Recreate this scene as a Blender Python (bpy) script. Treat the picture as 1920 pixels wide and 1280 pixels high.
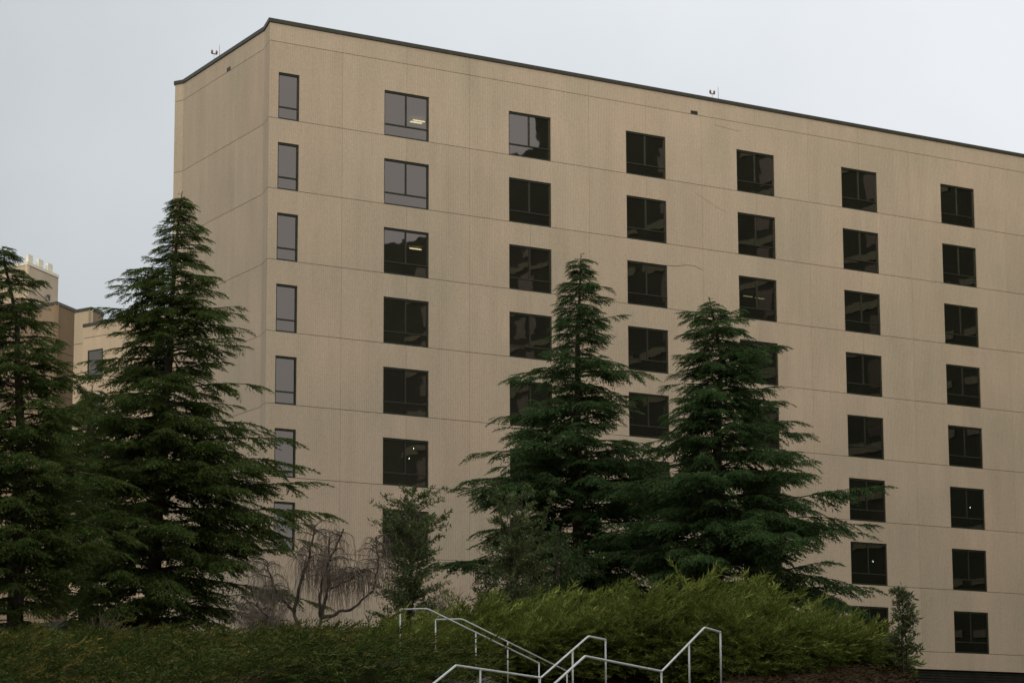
import bpy, math, random
import numpy as np
from mathutils import Vector, Matrix
R = math.radians
scene = bpy.context.scene
COL = scene.collection
for o in list(bpy.data.objects):
    bpy.data.objects.remove(o)

# ------------------------------------------------------------------ camera
cam_d = bpy.data.cameras.new("camera")
cam = bpy.data.objects.new("camera", cam_d)
COL.objects.link(cam)
cam_d.sensor_width = 36.0
cam_d.lens = 36.0 * 5092.96 / 1920
cam_d.clip_start = 0.5
cam_d.clip_end = 4000
PITCH, ROLL = 0.1742657, 0.0037343
cam.matrix_world = Matrix.Rotation(math.pi / 2 + PITCH, 4, 'X') @ Matrix.Rotation(-ROLL, 4, 'Z')
scene.camera = cam

# ------------------------------------------------------------------ sky and sun (overcast)
SUN_EL, SUN_AZ = 15.0, 190.0        # azimuth measured clockwise from +Y
world = bpy.data.worlds.new("World")
scene.world = world
world.use_nodes = True
wt = world.node_tree
wt.nodes.clear()
def WN(t, **k):
    n = wt.nodes.new(t)
    for a, b in k.items():
        setattr(n, a, b)
    return n
out = WN('ShaderNodeOutputWorld')
bg = WN('ShaderNodeBackground')
sky = WN('ShaderNodeTexSky', sky_type='NISHITA')
sky.sun_disc = False
sky.sun_elevation = R(SUN_EL)
sky.sun_rotation = R(SUN_AZ)
tc = WN('ShaderNodeTexCoord')
sep = WN('ShaderNodeSeparateXYZ')
wt.links.new(tc.outputs['Generated'], sep.inputs[0])
# overcast luminance rises from horizon to zenith
mz = WN('ShaderNodeMapRange')
mz.inputs['From Min'].default_value = 0.0
mz.inputs['From Max'].default_value = 1.0
mz.inputs['To Min'].default_value = 0.78
mz.inputs['To Max'].default_value = 1.9
wt.links.new(sep.outputs['Z'], mz.inputs['Value'])
# the cloud is thinner towards +X
mx = WN('ShaderNodeMapRange')
mx.inputs['From Min'].default_value = -0.22
mx.inputs['From Max'].default_value = 0.22
mx.inputs['To Min'].default_value = 0.0
mx.inputs['To Max'].default_value = 1.0
wt.links.new(sep.outputs['X'], mx.inputs['Value'])
nz = WN('ShaderNodeTexNoise')
nz.inputs['Scale'].default_value = 3.6
nz.inputs['Detail'].default_value = 6.0
nz.inputs['Roughness'].default_value = 0.5
wt.links.new(tc.outputs['Generated'], nz.inputs['Vector'])
ad = WN('ShaderNodeMath', operation='MULTIPLY_ADD')
wt.links.new(nz.outputs['Fac'], ad.inputs[0])
ad.inputs[1].default_value = 1.7
wt.links.new(mx.outputs[0], ad.inputs[2])
sb = WN('ShaderNodeMath', operation='SUBTRACT')
wt.links.new(ad.outputs[0], sb.inputs[0])
sb.inputs[1].default_value = 0.85
sb.use_clamp = True
cr = WN('ShaderNodeMix', data_type='RGBA')
cr.inputs['A'].default_value = (0.405, 0.428, 0.440, 1)
cr.inputs['B'].default_value = (0.605, 0.622, 0.645, 1)
wt.links.new(sb.outputs[0], cr.inputs['Factor'])
cl = WN('ShaderNodeVectorMath', operation='SCALE')
wt.links.new(cr.outputs['Result'], cl.inputs[0])
wt.links.new(mz.outputs[0], cl.inputs['Scale'])
sk = WN('ShaderNodeVectorMath', operation='SCALE')
wt.links.new(sky.outputs['Color'], sk.inputs[0])
sk.inputs['Scale'].default_value = 0.005      # 0.05 of the clear sky, a tenth of it through the cloud
su = WN('ShaderNodeVectorMath', operation='ADD')
wt.links.new(cl.outputs[0], su.inputs[0])
wt.links.new(sk.outputs[0], su.inputs[1])
wt.links.new(su.outputs[0], bg.inputs['Color'])
bg.inputs['Strength'].default_value = 1.0
wt.links.new(bg.outputs[0], out.inputs['Surface'])

sun_d = bpy.data.lights.new("sun", 'SUN')
sun_d.energy = 1.5
sun_d.angle = R(18)
sun_d.color = (1.0, 0.94, 0.80)
sun = bpy.data.objects.new("sun", sun_d)
COL.objects.link(sun)
sv = Vector((math.sin(R(SUN_AZ)) * math.cos(R(SUN_EL)), math.cos(R(SUN_AZ)) * math.cos(R(SUN_EL)), math.sin(R(SUN_EL))))
sun.rotation_euler = sv.to_track_quat('Z', 'Y').to_euler()
sun.location = (0, -20, 60)

scene.view_settings.view_transform = 'Standard'
scene.view_settings.look = 'None'
scene.view_settings.gamma = 1
scene.view_settings.exposure = 0.35
scene.view_settings.use_curve_mapping = False
scene.cycles.max_bounces = 7
scene.cycles.transparent_max_bounces = 12
scene.render.engine = 'CYCLES'

# ------------------------------------------------------------------ helpers
def tag(o, label=None, cat=None, group=None, kind=None):
    if label: o['label'] = label
    if cat: o['category'] = cat
    if group: o['group'] = group
    if kind: o['kind'] = kind
    return o

def empty(name, loc, rz=0.0):
    o = bpy.data.objects.new(name, None)
    o.empty_display_size = 0.5
    o.location = loc
    o.rotation_euler = (0, 0, rz)
    COL.objects.link(o)
    return o

def link(name, me, parent=None, loc=(0, 0, 0), rz=0.0):
    o = bpy.data.objects.new(name, me)
    o.location = loc
    o.rotation_euler = (0, 0, rz)
    COL.objects.link(o)
    if parent: o.parent = parent
    return o

def mesh(name, verts, faces, mat, smooth=False, mats=None, mi=None):
    me = bpy.data.meshes.new(name)
    me.from_pydata([tuple(v) for v in verts], [], faces)
    for m in (mats or [mat]):
        me.materials.append(m)
    if mi is not None:
        me.polygons.foreach_set('material_index', mi)
    if smooth:
        me.polygons.foreach_set('use_smooth', [True] * len(me.polygons))
    me.update()
    return me

class MB:
    """collects simple solids for one mesh"""
    def __init__(self):
        self.v, self.f = [], []
    def box(self, x0, x1, y0, y1, z0, z1):
        b = len(self.v)
        self.v += [(x0, y0, z0), (x1, y0, z0), (x1, y1, z0), (x0, y1, z0), (x0, y0, z1), (x1, y0, z1), (x1, y1, z1), (x0, y1, z1)]
        self.f += [tuple(b + i for i in q) for q in ((0, 3, 2, 1), (4, 5, 6, 7), (0, 1, 5, 4), (1, 2, 6, 5), (2, 3, 7, 6), (3, 0, 4, 7))]
        return self
    def poly_wall(self, pts, y0, y1):      # outline in x,z extruded along y; pts counter-clockwise seen from -y
        b = len(self.v); n = len(pts)
        self.v += [(x, y0, z) for x, z in pts] + [(x, y1, z) for x, z in pts]
        self.f.append(tuple(b + i for i in range(n)))
        self.f.append(tuple(b + n + i for i in reversed(range(n))))
        for i in range(n):
            j = (i + 1) % n
            self.f.append((b + j, b + i, b + n + i, b + n + j))
        return self
    def prism(self, pts, z0, z1):          # outline in x,y, counter-clockwise from above
        b = len(self.v); n = len(pts)
        self.v += [(x, y, z0) for x, y in pts] + [(x, y, z1) for x, y in pts]
        self.f.append(tuple(b + i for i in reversed(range(n))))
        self.f.append(tuple(b + n + i for i in range(n)))
        for i in range(n):
            j = (i + 1) % n
            self.f.append((b + i, b + j, b + n + j, b + n + i))
        return self
    def tube(self, pts, rad, seg=8, caps=True):
        pts = [Vector(p) for p in pts]
        n = len(pts)
        rads = rad if hasattr(rad, '__len__') else [rad] * n
        b = len(self.v)
        T = []
        for i in range(n):
            a = pts[i] - pts[i - 1] if i > 0 else pts[1] - pts[0]
            c = pts[i + 1] - pts[i] if i < n - 1 else a
            T.append((a.normalized() + c.normalized()).normalized())
        up = Vector((0, 0, 1)) if abs(T[0].z) < 0.9 else Vector((1, 0, 0))
        for i in range(n):
            s = T[i].cross(up).normalized()
            u = s.cross(T[i]).normalized()
            up = u
            for k in range(seg):
                a = 2 * math.pi * k / seg
                self.v.append(tuple(pts[i] + (s * math.cos(a) + u * math.sin(a)) * rads[i]))
        for i in range(n - 1):
            for k in range(seg):
                k2 = (k + 1) % seg
                self.f.append((b + i * seg + k, b + i * seg + k2, b + (i + 1) * seg + k2, b + (i + 1) * seg + k))
        if caps:
            self.f.append(tuple(b + k for k in reversed(range(seg))))
            self.f.append(tuple(b + (n - 1) * seg + k for k in range(seg)))
        return self
    def mesh(self, name, mat, smooth=False):
        return mesh(name, self.v, self.f, mat, smooth)
    def build(self, name, mat, parent=None, loc=(0, 0, 0), rz=0.0, smooth=False):
        return link(name, self.mesh(name, mat, smooth), parent, loc, rz)

def tri_mesh(name, tris, mat, cols=None):
    """tris: (N,3,3) array"""
    n = len(tris)
    me = bpy.data.meshes.new(name)
    me.vertices.add(n * 3)
    me.vertices.foreach_set('co', np.ascontiguousarray(tris, dtype=np.float32).ravel())
    me.loops.add(n * 3)
    me.loops.foreach_set('vertex_index', np.arange(n * 3, dtype=np.int32))
    me.polygons.add(n)
    me.polygons.foreach_set('loop_start', np.arange(0, n * 3, 3, dtype=np.int32))
    me.materials.append(mat)
    if cols is not None:
        at = me.attributes.new('tone', 'FLOAT', 'FACE')
        at.data.foreach_set('value', np.ascontiguousarray(cols, dtype=np.float32))
    me.update(calc_edges=True)
    return me

# ------------------------------------------------------------------ materials
def newmat(name):
    m = bpy.data.materials.new(name)
    m.use_nodes = True
    nt = m.node_tree
    b = nt.nodes['Principled BSDF']
    def N(t, **k):
        n = nt.nodes.new(t)
        for a, c in k.items():
            setattr(n, a, c)
        return n
    return m, nt, b, N

def simple(name, col, rough=0.6, metal=0.0, var=0.12, scale=3.0, spec=0.3):
    m, nt, b, N = newmat(name)
    g = N('ShaderNodeNewGeometry')
    n = N('ShaderNodeTexNoise')
    n.inputs['Scale'].default_value = scale
    n.inputs['Detail'].default_value = 5
    nt.links.new(g.outputs['Position'], n.inputs['Vector'])
    mr = N('ShaderNodeMapRange')
    mr.inputs['From Min'].default_value = 0.3
    mr.inputs['From Max'].default_value = 0.7
    mr.inputs['To Min'].default_value = 1 - var
    mr.inputs['To Max'].default_value = 1 + var
    nt.links.new(n.outputs['Fac'], mr.inputs['Value'])
    s = N('ShaderNodeVectorMath', operation='SCALE')
    s.inputs[0].default_value = col
    nt.links.new(mr.outputs[0], s.inputs['Scale'])
    nt.links.new(s.outputs[0], b.inputs['Base Color'])
    b.inputs['Roughness'].default_value = rough
    b.inputs['Metallic'].default_value = metal
    b.inputs['Specular IOR Level'].default_value = spec
    return m

def concrete(name, col, axis, rib=0.10, ribdepth=0.35, grain=0.155):
    """ribbed precast concrete; axis = horizontal unit vector along the wall"""
    m, nt, b, N = newmat(name)
    L = nt.links.new
    g = N('ShaderNodeNewGeometry')
    dot = N('ShaderNodeVectorMath', operation='DOT_PRODUCT')
    L(g.outputs['Position'], dot.inputs[0])
    dot.inputs[1].default_value = (axis[0], axis[1], 0)
    mu = N('ShaderNodeMath', operation='MULTIPLY')
    L(dot.outputs['Value'], mu.inputs[0]); mu.inputs[1].default_value = 2 * math.pi / rib
    si = N('ShaderNodeMath', operation='SINE')
    L(mu.outputs[0], si.inputs[0])
    # coordinates along the wall and up, for stains
    se = N('ShaderNodeSeparateXYZ'); L(g.outputs['Position'], se.inputs[0])
    cb = N('ShaderNodeCombineXYZ')
    L(dot.outputs['Value'], cb.inputs['X'])
    mz = N('ShaderNodeMath', operation='MULTIPLY'); L(se.outputs['Z'], mz.inputs[0]); mz.inputs[1].default_value = 0.14
    L(mz.outputs[0], cb.inputs['Y'])
    st = N('ShaderNodeTexNoise'); st.inputs['Scale'].default_value = 1.1; st.inputs['Detail'].default_value = 7; st.inputs['Roughness'].default_value = 0.6
    L(cb.outputs[0], st.inputs['Vector'])
    blot = N('ShaderNodeTexNoise'); blot.inputs['Scale'].default_value = 0.22; blot.inputs['Detail'].default_value = 6
    L(g.outputs['Position'], blot.inputs['Vector'])
    fine = N('ShaderNodeTexNoise'); fine.inputs['Scale'].default_value = 10.0; fine.inputs['Detail'].default_value = 4; fine.inputs['Roughness'].default_value = 0.8
    L(g.outputs['Position'], fine.inputs['Vector'])
    oi = N('ShaderNodeObjectInfo')
    def mr(src, a, c, lo, hi):
        n = N('ShaderNodeMapRange')
        n.inputs['From Min'].default_value = a; n.inputs['From Max'].default_value = c
        n.inputs['To Min'].default_value = lo; n.inputs['To Max'].default_value = hi
        L(src, n.inputs['Value']); return n.outputs[0]
    def mul(a, c):
        n = N('ShaderNodeMath', operation='MULTIPLY'); L(a, n.inputs[0]); L(c, n.inputs[1]); return n.outputs[0]
    f = mul(mr(st.outputs['Fac'], 0.3, 0.7, 0.925, 1.06), mr(blot.outputs['Fac'], 0.3, 0.7, 0.93, 1.07))
    f = mul(f, mr(fine.outputs['Fac'], 0.25, 0.75, 1 - grain, 1 + grain))
    f = mul(f, mr(oi.outputs['Random'], 0, 1, 0.962, 1.032))
    f = mul(f, mr(si.outputs[0], -1, 1, 0.95, 1.03))
    hue = N('ShaderNodeMix', data_type='RGBA')
    hue.inputs['A'].default_value = (*col, 1)
    hue.inputs['B'].default_value = (col[0] * 1.02, col[1] * 0.965, col[2] * 0.97, 1)
    L(mr(blot.outputs['Fac'], 0.35, 0.65, 0, 1), hue.inputs['Factor'])
    s = N('ShaderNodeVectorMath', operation='SCALE')
    L(hue.outputs['Result'], s.inputs[0]); L(f, s.inputs['Scale'])
    L(s.outputs[0], b.inputs['Base Color'])
    b.inputs['Roughness'].default_value = 0.9
    b.inputs['Specular IOR Level'].default_value = 0.15
    ht = N('ShaderNodeMath', operation='MULTIPLY_ADD')
    L(fine.outputs['Fac'], ht.inputs[0]); ht.inputs[1].default_value = 1.2; L(si.outputs[0], ht.inputs[2])
    bp = N('ShaderNodeBump'); bp.inputs['Strength'].default_value = ribdepth; bp.inputs['Distance'].default_value = 0.01
    L(ht.outputs[0], bp.inputs['Height']); L(bp.outputs[0], b.inputs['Normal'])
    return m

def foliage(name, dark, light, tip=None, trans=0.25, clump=1.2):
    m, nt, b, N = newmat(name)
    L = nt.links.new
    g = N('ShaderNodeNewGeometry')
    n = N('ShaderNodeTexNoise'); n.inputs['Scale'].default_value = clump; n.inputs['Detail'].default_value = 3
    L(g.outputs['Position'], n.inputs['Vector'])
    a = N('ShaderNodeMath', operation='MULTIPLY_ADD')
    L(g.outputs['Random Per Island'], a.inputs[0]); a.inputs[1].default_value = 0.55
    sh = N('ShaderNodeMath', operation='MULTIPLY_ADD'); L(n.outputs['Fac'], sh.inputs[0]); sh.inputs[1].default_value = 1.5; sh.inputs[2].default_value = -0.5
    L(sh.outputs[0], a.inputs[2])
    mx = N('ShaderNodeMix', data_type='RGBA')
    mx.inputs['A'].default_value = (*dark, 1); mx.inputs['B'].default_value = (*light, 1)
    a.use_clamp = True
    L(a.outputs[0], mx.inputs['Factor'])
    res = mx.outputs['Result']
    if tip:
        at = N('ShaderNodeAttribute'); at.attribute_name = 'tone'
        m2 = N('ShaderNodeMix', data_type='RGBA'); m2.inputs['B'].default_value = (*tip, 1)
        L(res, m2.inputs['A']); L(at.outputs['Fac'], m2.inputs['Factor'])
        res = m2.outputs['Result']
    L(res, b.inputs['Base Color'])
    b.inputs['Roughness'].default_value = 0.7
    b.inputs['Specular IOR Level'].default_value = 0.06
    tr = N('ShaderNodeBsdfTranslucent'); L(res, tr.inputs['Color'])
    mxs = N('ShaderNodeMixShader'); mxs.inputs[0].default_value = trans
    o = nt.nodes['Material Output']
    L(b.outputs[0], mxs.inputs[1]); L(tr.outputs[0], mxs.inputs[2]); L(mxs.outputs[0], o.inputs['Surface'])
    return m

YAW = 0.5913333
EX = (math.cos(YAW), math.sin(YAW)); NX = (-math.sin(YAW), math.cos(YAW))
TAN = (0.512, 0.415, 0.295)
M = {}
M['concrete'] = concrete('ribbed_tan_concrete', TAN, EX)
M['concrete_side'] = concrete('ribbed_tan_concrete_side', (0.490, 0.402, 0.290), (-0.47, 0.88))
M['joint'] = simple('joint_sealant', (0.10, 0.085, 0.06), 0.9)
M['coping'] = simple('dark_bronze_coping', (0.055, 0.052, 0.038), 0.5, 0.0, 0.15)
M['frame'] = simple('bronze_window_frame', (0.032, 0.034, 0.020), 0.45)
M['room'] = simple('room_wall', (0.22, 0.23, 0.17), 0.9)
M['brick'] = simple('dark_base_brick', (0.030, 0.030, 0.024), 0.85, var=0.35, scale=2.0)
M['steel'] = simple('galvanised_pipe', (0.60, 0.60, 0.56), 0.45, 0.15, 0.12, 6.0, 0.5)
M['bark'] = simple('grey_brown_bark', (0.085, 0.066, 0.048), 0.95, var=0.35, scale=9)
M['bark_pale'] = simple('grey_twig_bark', (0.22, 0.175, 0.13), 0.95, var=0.3, scale=9)
M['white'] = simple('cream_painted_metal', (0.72, 0.66, 0.52), 0.6, var=0.06)
M['red'] = simple('red_beacon_glass', (0.20, 0.085, 0.055), 0.35)
M['cream_wall'] = concrete('cream_render', (0.50, 0.41, 0.29), (0.28, 0.96), grain=0.12)
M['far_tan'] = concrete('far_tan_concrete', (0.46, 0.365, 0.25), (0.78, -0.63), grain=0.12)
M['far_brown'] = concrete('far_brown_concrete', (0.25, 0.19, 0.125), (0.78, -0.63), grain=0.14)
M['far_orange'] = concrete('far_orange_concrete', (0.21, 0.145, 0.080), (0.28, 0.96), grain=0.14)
M['crack'] = simple('crack_in_concrete', (0.13, 0.10, 0.07), 0.95)
M['path'] = simple('concrete_step', (0.16, 0.15, 0.12), 0.9)
M['tower'] = simple('dark_brown_tower_panels', (0.052, 0.064, 0.046), 0.8, var=0.2, scale=0.3)
M['tower_strip'] = simple('tower_pale_band', (0.22, 0.23, 0.17), 0.8)

def glass():
    m, nt, b, N = newmat('tinted_window_glass')
    L = nt.links.new
    o = nt.nodes['Material Output']
    nt.nodes.remove(b)
    gl = N('ShaderNodeBsdfGlossy'); gl.inputs['Roughness'].default_value = 0.015
    gl.inputs['Color'].default_value = (1.0, 0.87, 0.76, 1)
    tp = N('ShaderNodeBsdfTransparent'); tp.inputs['Color'].default_value = (0.105, 0.15, 0.115, 1)
    g = N('ShaderNodeNewGeometry')
    n = N('ShaderNodeTexNoise'); n.inputs['Scale'].default_value = 0.9; n.inputs['Detail'].default_value = 1.5
    L(g.outputs['Position'], n.inputs['Vector'])
    bp = N('ShaderNodeBump'); bp.inputs['Strength'].default_value = 0.08; bp.inputs['Distance'].default_value = 0.03
    L(n.outputs['Fac'], bp.inputs['Height']); L(bp.outputs[0], gl.inputs['Normal'])
    mx = N('ShaderNodeMixShader'); mx.inputs[0].default_value = 0.18
    L(tp.outputs[0], mx.inputs[1]); L(gl.outputs[0], mx.inputs[2]); L(mx.outputs[0], o.inputs['Surface'])
    return m
M['glass'] = glass()

def emit(name, col, s):
    m, nt, b, N = newmat(name)
    b.inputs['Base Color'].default_value = (0.8, 0.8, 0.75, 1)
    b.inputs['Emission Color'].default_value = (*col, 1)
    b.inputs['Emission Strength'].default_value = s
    return m
M['tube'] = emit('warm_fluorescent_tube', (1.0, 0.60, 0.42), 6.0)
M['tube_dim'] = emit('dim_warm_tube', (1.0, 0.7, 0.42), 1.4)
M['bulb'] = emit('small_room_bulb', (1.0, 0.92, 0.8), 14.0)

def ground_mat():
    m, nt, b, N = newmat('soil_and_mulch')
    L = nt.links.new
    g = N('ShaderNodeNewGeometry')
    n = N('ShaderNodeTexNoise'); n.inputs['Scale'].default_value = 2.5; n.inputs['Detail'].default_value = 10; n.inputs['Roughness'].default_value = 0.7
    L(g.outputs['Position'], n.inputs['Vector'])
    r = N('ShaderNodeValToRGB')
    r.color_ramp.elements[0].position = 0.3; r.color_ramp.elements[0].color = (0.012, 0.009, 0.004, 1)
    r.color_ramp.elements[1].position = 0.72; r.color_ramp.elements[1].color = (0.055, 0.034, 0.014, 1)
    e = r.color_ramp.elements.new(0.5); e.color = (0.028, 0.018, 0.008, 1)
    L(n.outputs['Fac'], r.inputs[0]); L(r.outputs[0], b.inputs['Base Color'])
    b.inputs['Roughness'].default_value = 0.95
    b.inputs['Specular IOR Level'].default_value = 0.03
    bp = N('ShaderNodeBump'); bp.inputs['Strength'].default_value = 0.8; bp.inputs['Distance'].default_value = 0.06
    L(n.outputs['Fac'], bp.inputs['Height']); L(bp.outputs[0], b.inputs['Normal'])
    return m
M['ground'] = ground_mat()

# ------------------------------------------------------------------ terrain
PD = [-4000, -30, 0, 25, 35, 42, 50, 54, 58, 65, 75, 90, 105, 124, 160, 200, 260, 4000]
PZ = [-1.8, -1.7, -1.6, -0.6, 0.3, 0.75, 1.5, 2.4, 3.15, 3.72, 4.42, 5.25, 6.3, 7.55, 9.5, 13.6, 14.5, 14.5]
def sstep(a, b, x):
    t = np.clip((x - a) / (b - a), 0, 1)
    return t * t * (3 - 2 * t)
def terr(x, y):
    x = np.asarray(x, float); y = np.asarray(y, float)
    z = np.interp(y, PD, PZ)
    drop = sstep(7.5, 13, x) * sstep(44, 56, y) * (1 - 0.0 * y)
    z = z - 2.9 * drop
    z = z + 0.10 * np.sin(x * 0.9 + y * 0.35) * sstep(56, 62, y)
    bank = sstep(-9, -4, x) * (1 - sstep(-1.5, -0.1, x)) * sstep(45, 49.5, y) * (1 - sstep(54, 57, y))
    z = np.maximum(z, z * (1 - bank) + bank * (2.53 + 0.25 * sstep(1.5, 3.0, -x)))
    # cutting for the stairs
    cut = sstep(-0.9, 0.1, x) * (1 - sstep(3.6, 4.6, x)) * sstep(42, 44, y) * (1 - sstep(56.5, 58, y))
    z = np.where(cut > 0, np.minimum(z, z * (1 - cut) + 1.9 * cut), z)
    return z
xs = np.concatenate([[-3000, -800, -300, -120], np.arange(-60, 60.1, 1.5), [120, 300, 800, 3000]])
ys = np.concatenate([[-3000, -500, -100, -30], np.arange(-10, 40, 5), np.arange(40, 100, 1.0), np.arange(100, 270, 6), [400, 800, 3500]])
XX, YY = np.meshgrid(xs, ys)
ZZ = terr(XX, YY)
nv = len(xs)
gv = np.stack([XX.ravel(), YY.ravel(), ZZ.ravel()], 1)
gf = [(j * nv + i, j * nv + i + 1, (j + 1) * nv + i + 1, (j + 1) * nv + i) for j in range(len(ys) - 1) for i in range(nv - 1)]
tag(link('ground', mesh('ground', gv, gf, M['ground'], True)), kind='structure')

# ------------------------------------------------------------------ main building
X0, Y0, Z0 = -6.141403, 127.731139, 34.904846
ZB = 7.9
HB = Z0 - ZB                    # window head of the top storey above the base
BAY, WW, WH, FL = 7.250826, 2.561, 2.2592, 3.4
GAP = 0.012
SL = -6.36                      # left corner of the long front
SR = 60.0
main = empty('concrete_block_building', (X0, Y0, ZB), YAW)
tag(main, 'long eight storey tan ribbed concrete block with square dark windows and dark roof coping', 'building')

def rowz(k):                    # bottom and top of storey strip k (0 = top)
    return HB - WH - FL * k, (HB + 1.48 if k == 0 else HB - WH - FL * (k - 1))
TOPZ = HB + 2.42
NROW = 8
half = BAY / 2
xc1 = WW / 2                    # centre of the first wide window
joints = [xc1 + half * j for j in range(-1, 17)]
joints = [x for x in joints if x < SR]
edges = [SL] + joints + [SR]
core = MB()
meshes = {}
def shared(key, fn):
    if key not in meshes: meshes[key] = fn()
    return meshes[key]
TH = 0.16
def strip_panels(z0, z1, windows=True, blind=0):
    for i in range(len(edges) - 1):
        a, b = edges[i], edges[i + 1]
        w = b - a; h = z1 - z0
        g = GAP / 2; gz = 0.011
        if not windows or i < blind:
            pts = [(g, gz), (w - g, gz), (w - g, h - gz), (g, h - gz)]
            kind = 'plain'
            full = [(a, z0), (b, z0), (b, z1), (a, z1)]
        elif i == 0:
            n0, n1 = 0.51, 1.65
            pts = [(g, gz), (n0, gz), (n0, WH), (n1, WH), (n1, gz), (w - g, gz), (w - g, h - gz), (g, h - gz)]
            full = [(a, z0), (a + n0, z0), (a + n0, z0 + WH), (a + n1, z0 + WH), (a + n1, z0), (b, z0), (b, z1), (a, z1)]
            kind = 'narrow'
        else:
            wl = i % 2 == 0                       # window half on the left of this panel
            hw = WW / 2
            last = i == len(edges) - 2
            if wl:
                pts = [(hw, gz), (w - g, gz), (w - g, h - gz), (g, h - gz), (g, WH), (hw, WH)]
                full = [(a + hw, z0), (b, z0), (b, z1), (a, z1), (a, z0 + WH), (a + hw, z0 + WH)]
            else:
                if last:
                    pts = [(g, g), (w - g, g), (w - g, h - g), (g, h - g)]
                    full = [(a, z0), (b, z0), (b, z1), (a, z1)]
                else:
                    pts = [(g, gz), (w - hw, gz), (w - hw, WH), (w - g, WH), (w - g, h - gz), (g, h - gz)]
                    full = [(a, z0), (b - hw, z0), (b - hw, z0 + WH), (b, z0 + WH), (b, z1), (a, z1)]
            kind = 'L%d%d' % (wl, last)
        key = (kind, round(w, 3), round(h, 3))
        def make(first=(i == 0)):
            mb = MB().poly_wall(pts, 0, TH)
            if first: mb.v = [(x + (0.075 if y > 0 and x < 0.05 else (-g if x < 0.05 else 0)), y, z) for x, y, z in mb.v]
            return mb.mesh('wall_panel', M['concrete'])
        me = shared(key + (i == 0,), make)
        link('wall_panel', me, main, (a, 0, z0))
        core.poly_wall([(max(x, SL + 0.22), z) for x, z in full], TH + 0.002, TH + 0.22)
strip_panels(HB + 1.48, TOPZ, False)
for k in range(NROW):
    z0, z1 = rowz(k)
    strip_panels(z0, z1, True, 3 if k == 7 else 0)     # the rising ground leaves no windows low at the left
strip_panels(0.0, HB - WH - FL * 7, False)

# windows: frame ring with mullion and transom, panes under it, a room behind
def ring(mb, w, h, t, y0, y1, x=0.0, z=0.0):
    mb.box(x, x + w, y0, y1, z, z + t * 1.1)
    mb.box(x, x + w, y0, y1, z + h - t * 1.5, z + h)
    mb.box(x, x + t, y0, y1, z + t * 1.1, z + h - t * 1.5)
    mb.box(x + w - t, x + w, y0, y1, z + t * 1.1, z + h - t * 1.5)
LOW = 0.60                                       # height of the low pane
def wide_frame():
    mb = MB(); ring(mb, WW, WH, 0.065, 0.05, 0.16); return mb.mesh('window', M['frame'])
def narrow_frame():
    mb = MB(); ring(mb, 1.14, WH, 0.065, 0.05, 0.16); return mb.mesh('window', M['frame'])
def room_mesh(w, name='room'):
    y0, y1, x0, x1 = (TH + 0.225, 6.3, -2.26, 4.93) if w > 2 else (TH + 0.225, 1.8, 0.02, 3.4)
    z0, z1 = -0.45, WH + 0.12
    v = [(x0, y0, z0), (x1, y0, z0), (x1, y1, z0), (x0, y1, z0), (x0, y0, z1), (x1, y0, z1), (x1, y1, z1), (x0, y1, z1)]
    f = [(0, 1, 2, 3), (7, 6, 5, 4), (2, 6, 7, 3), (1, 5, 6, 2), (3, 7, 4, 0),
         ]
    return mesh(name, v, f, M['room'])
me_wide, me_narrow = wide_frame(), narrow_frame()
me_mull = MB().box(-0.03, 0.03, 0.06, 0.15, 0, WH - 0.0975 - LOW - 0.03).mesh('mullion', M['frame'])
me_tr_w = MB().box(0.065, WW - 0.065, 0.055, 0.155, -0.03, 0.03).mesh('transom', M['frame'])
me_tr_n = MB().box(0.065, 1.14 - 0.065, 0.055, 0.155, -0.03, 0.03).mesh('transom', M['frame'])
def pane_mesh(x0, x1, z0, z1):
    return mesh('pane', [(x0, 0.11, z0), (x1, 0.11, z0), (x1, 0.11, z1), (x0, 0.11, z1)], [(0, 1, 2, 3)], M['glass'])
zt = WH - 0.0975
p_low = pane_mesh(0.065, WW - 0.065, 0.0715, LOW - 0.03)
p_l = pane_mesh(0.065, WW / 2 - 0.03, LOW + 0.03, zt)
p_r = pane_mesh(WW / 2 + 0.03, WW - 0.065, LOW + 0.03, zt)
p_nl = pane_mesh(0.065, 1.075, 0.0715, LOW - 0.03)
p_nu = pane_mesh(0.065, 1.075, LOW + 0.03, zt)
room_w, room_n = room_mesh(WW), room_mesh(1.14)
rng = random.Random(7)
lamp_me = MB().box(-0.34, 0.34, -0.04, 0.04, -0.05, 0).mesh('ceiling_lamp', M['tube'])
bulb_mb = MB().tube([(0, 0, -0.07), (0, 0, -0.035), (0, 0, 0)], [0.008, 0.019, 0.008], 6)
bulb_me = bulb_mb.mesh('room_bulb', M['bulb'])
dim_me = MB().box(-0.3, 0.3, -0.03, 0.03, -0.04, 0).mesh('ceiling_lamp', M['tube_dim'])
LAMPS = {(1, 0): [(4.47, 4.30, 2.22, 0), (4.42, 3.95, 2.22, 0)], (1, 2): [(4.02, 3.60, 2.30, 0)], (4, 2): [(3.5, 3.6, 2.10, 2), (4.4, 3.7, 2.10, 2)],
         (1, 5): [(2.46, 1.2, 2.07, 1), (2.21, 1.2, 1.57, 1)], (1, 6): [(2.2, 1.2, 1.5, 1)], (5, 6): [(2.6, 1.2, 1.45, 1)], (6, 5): [(2.6, 1.2, 1.4, 1)]}
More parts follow.
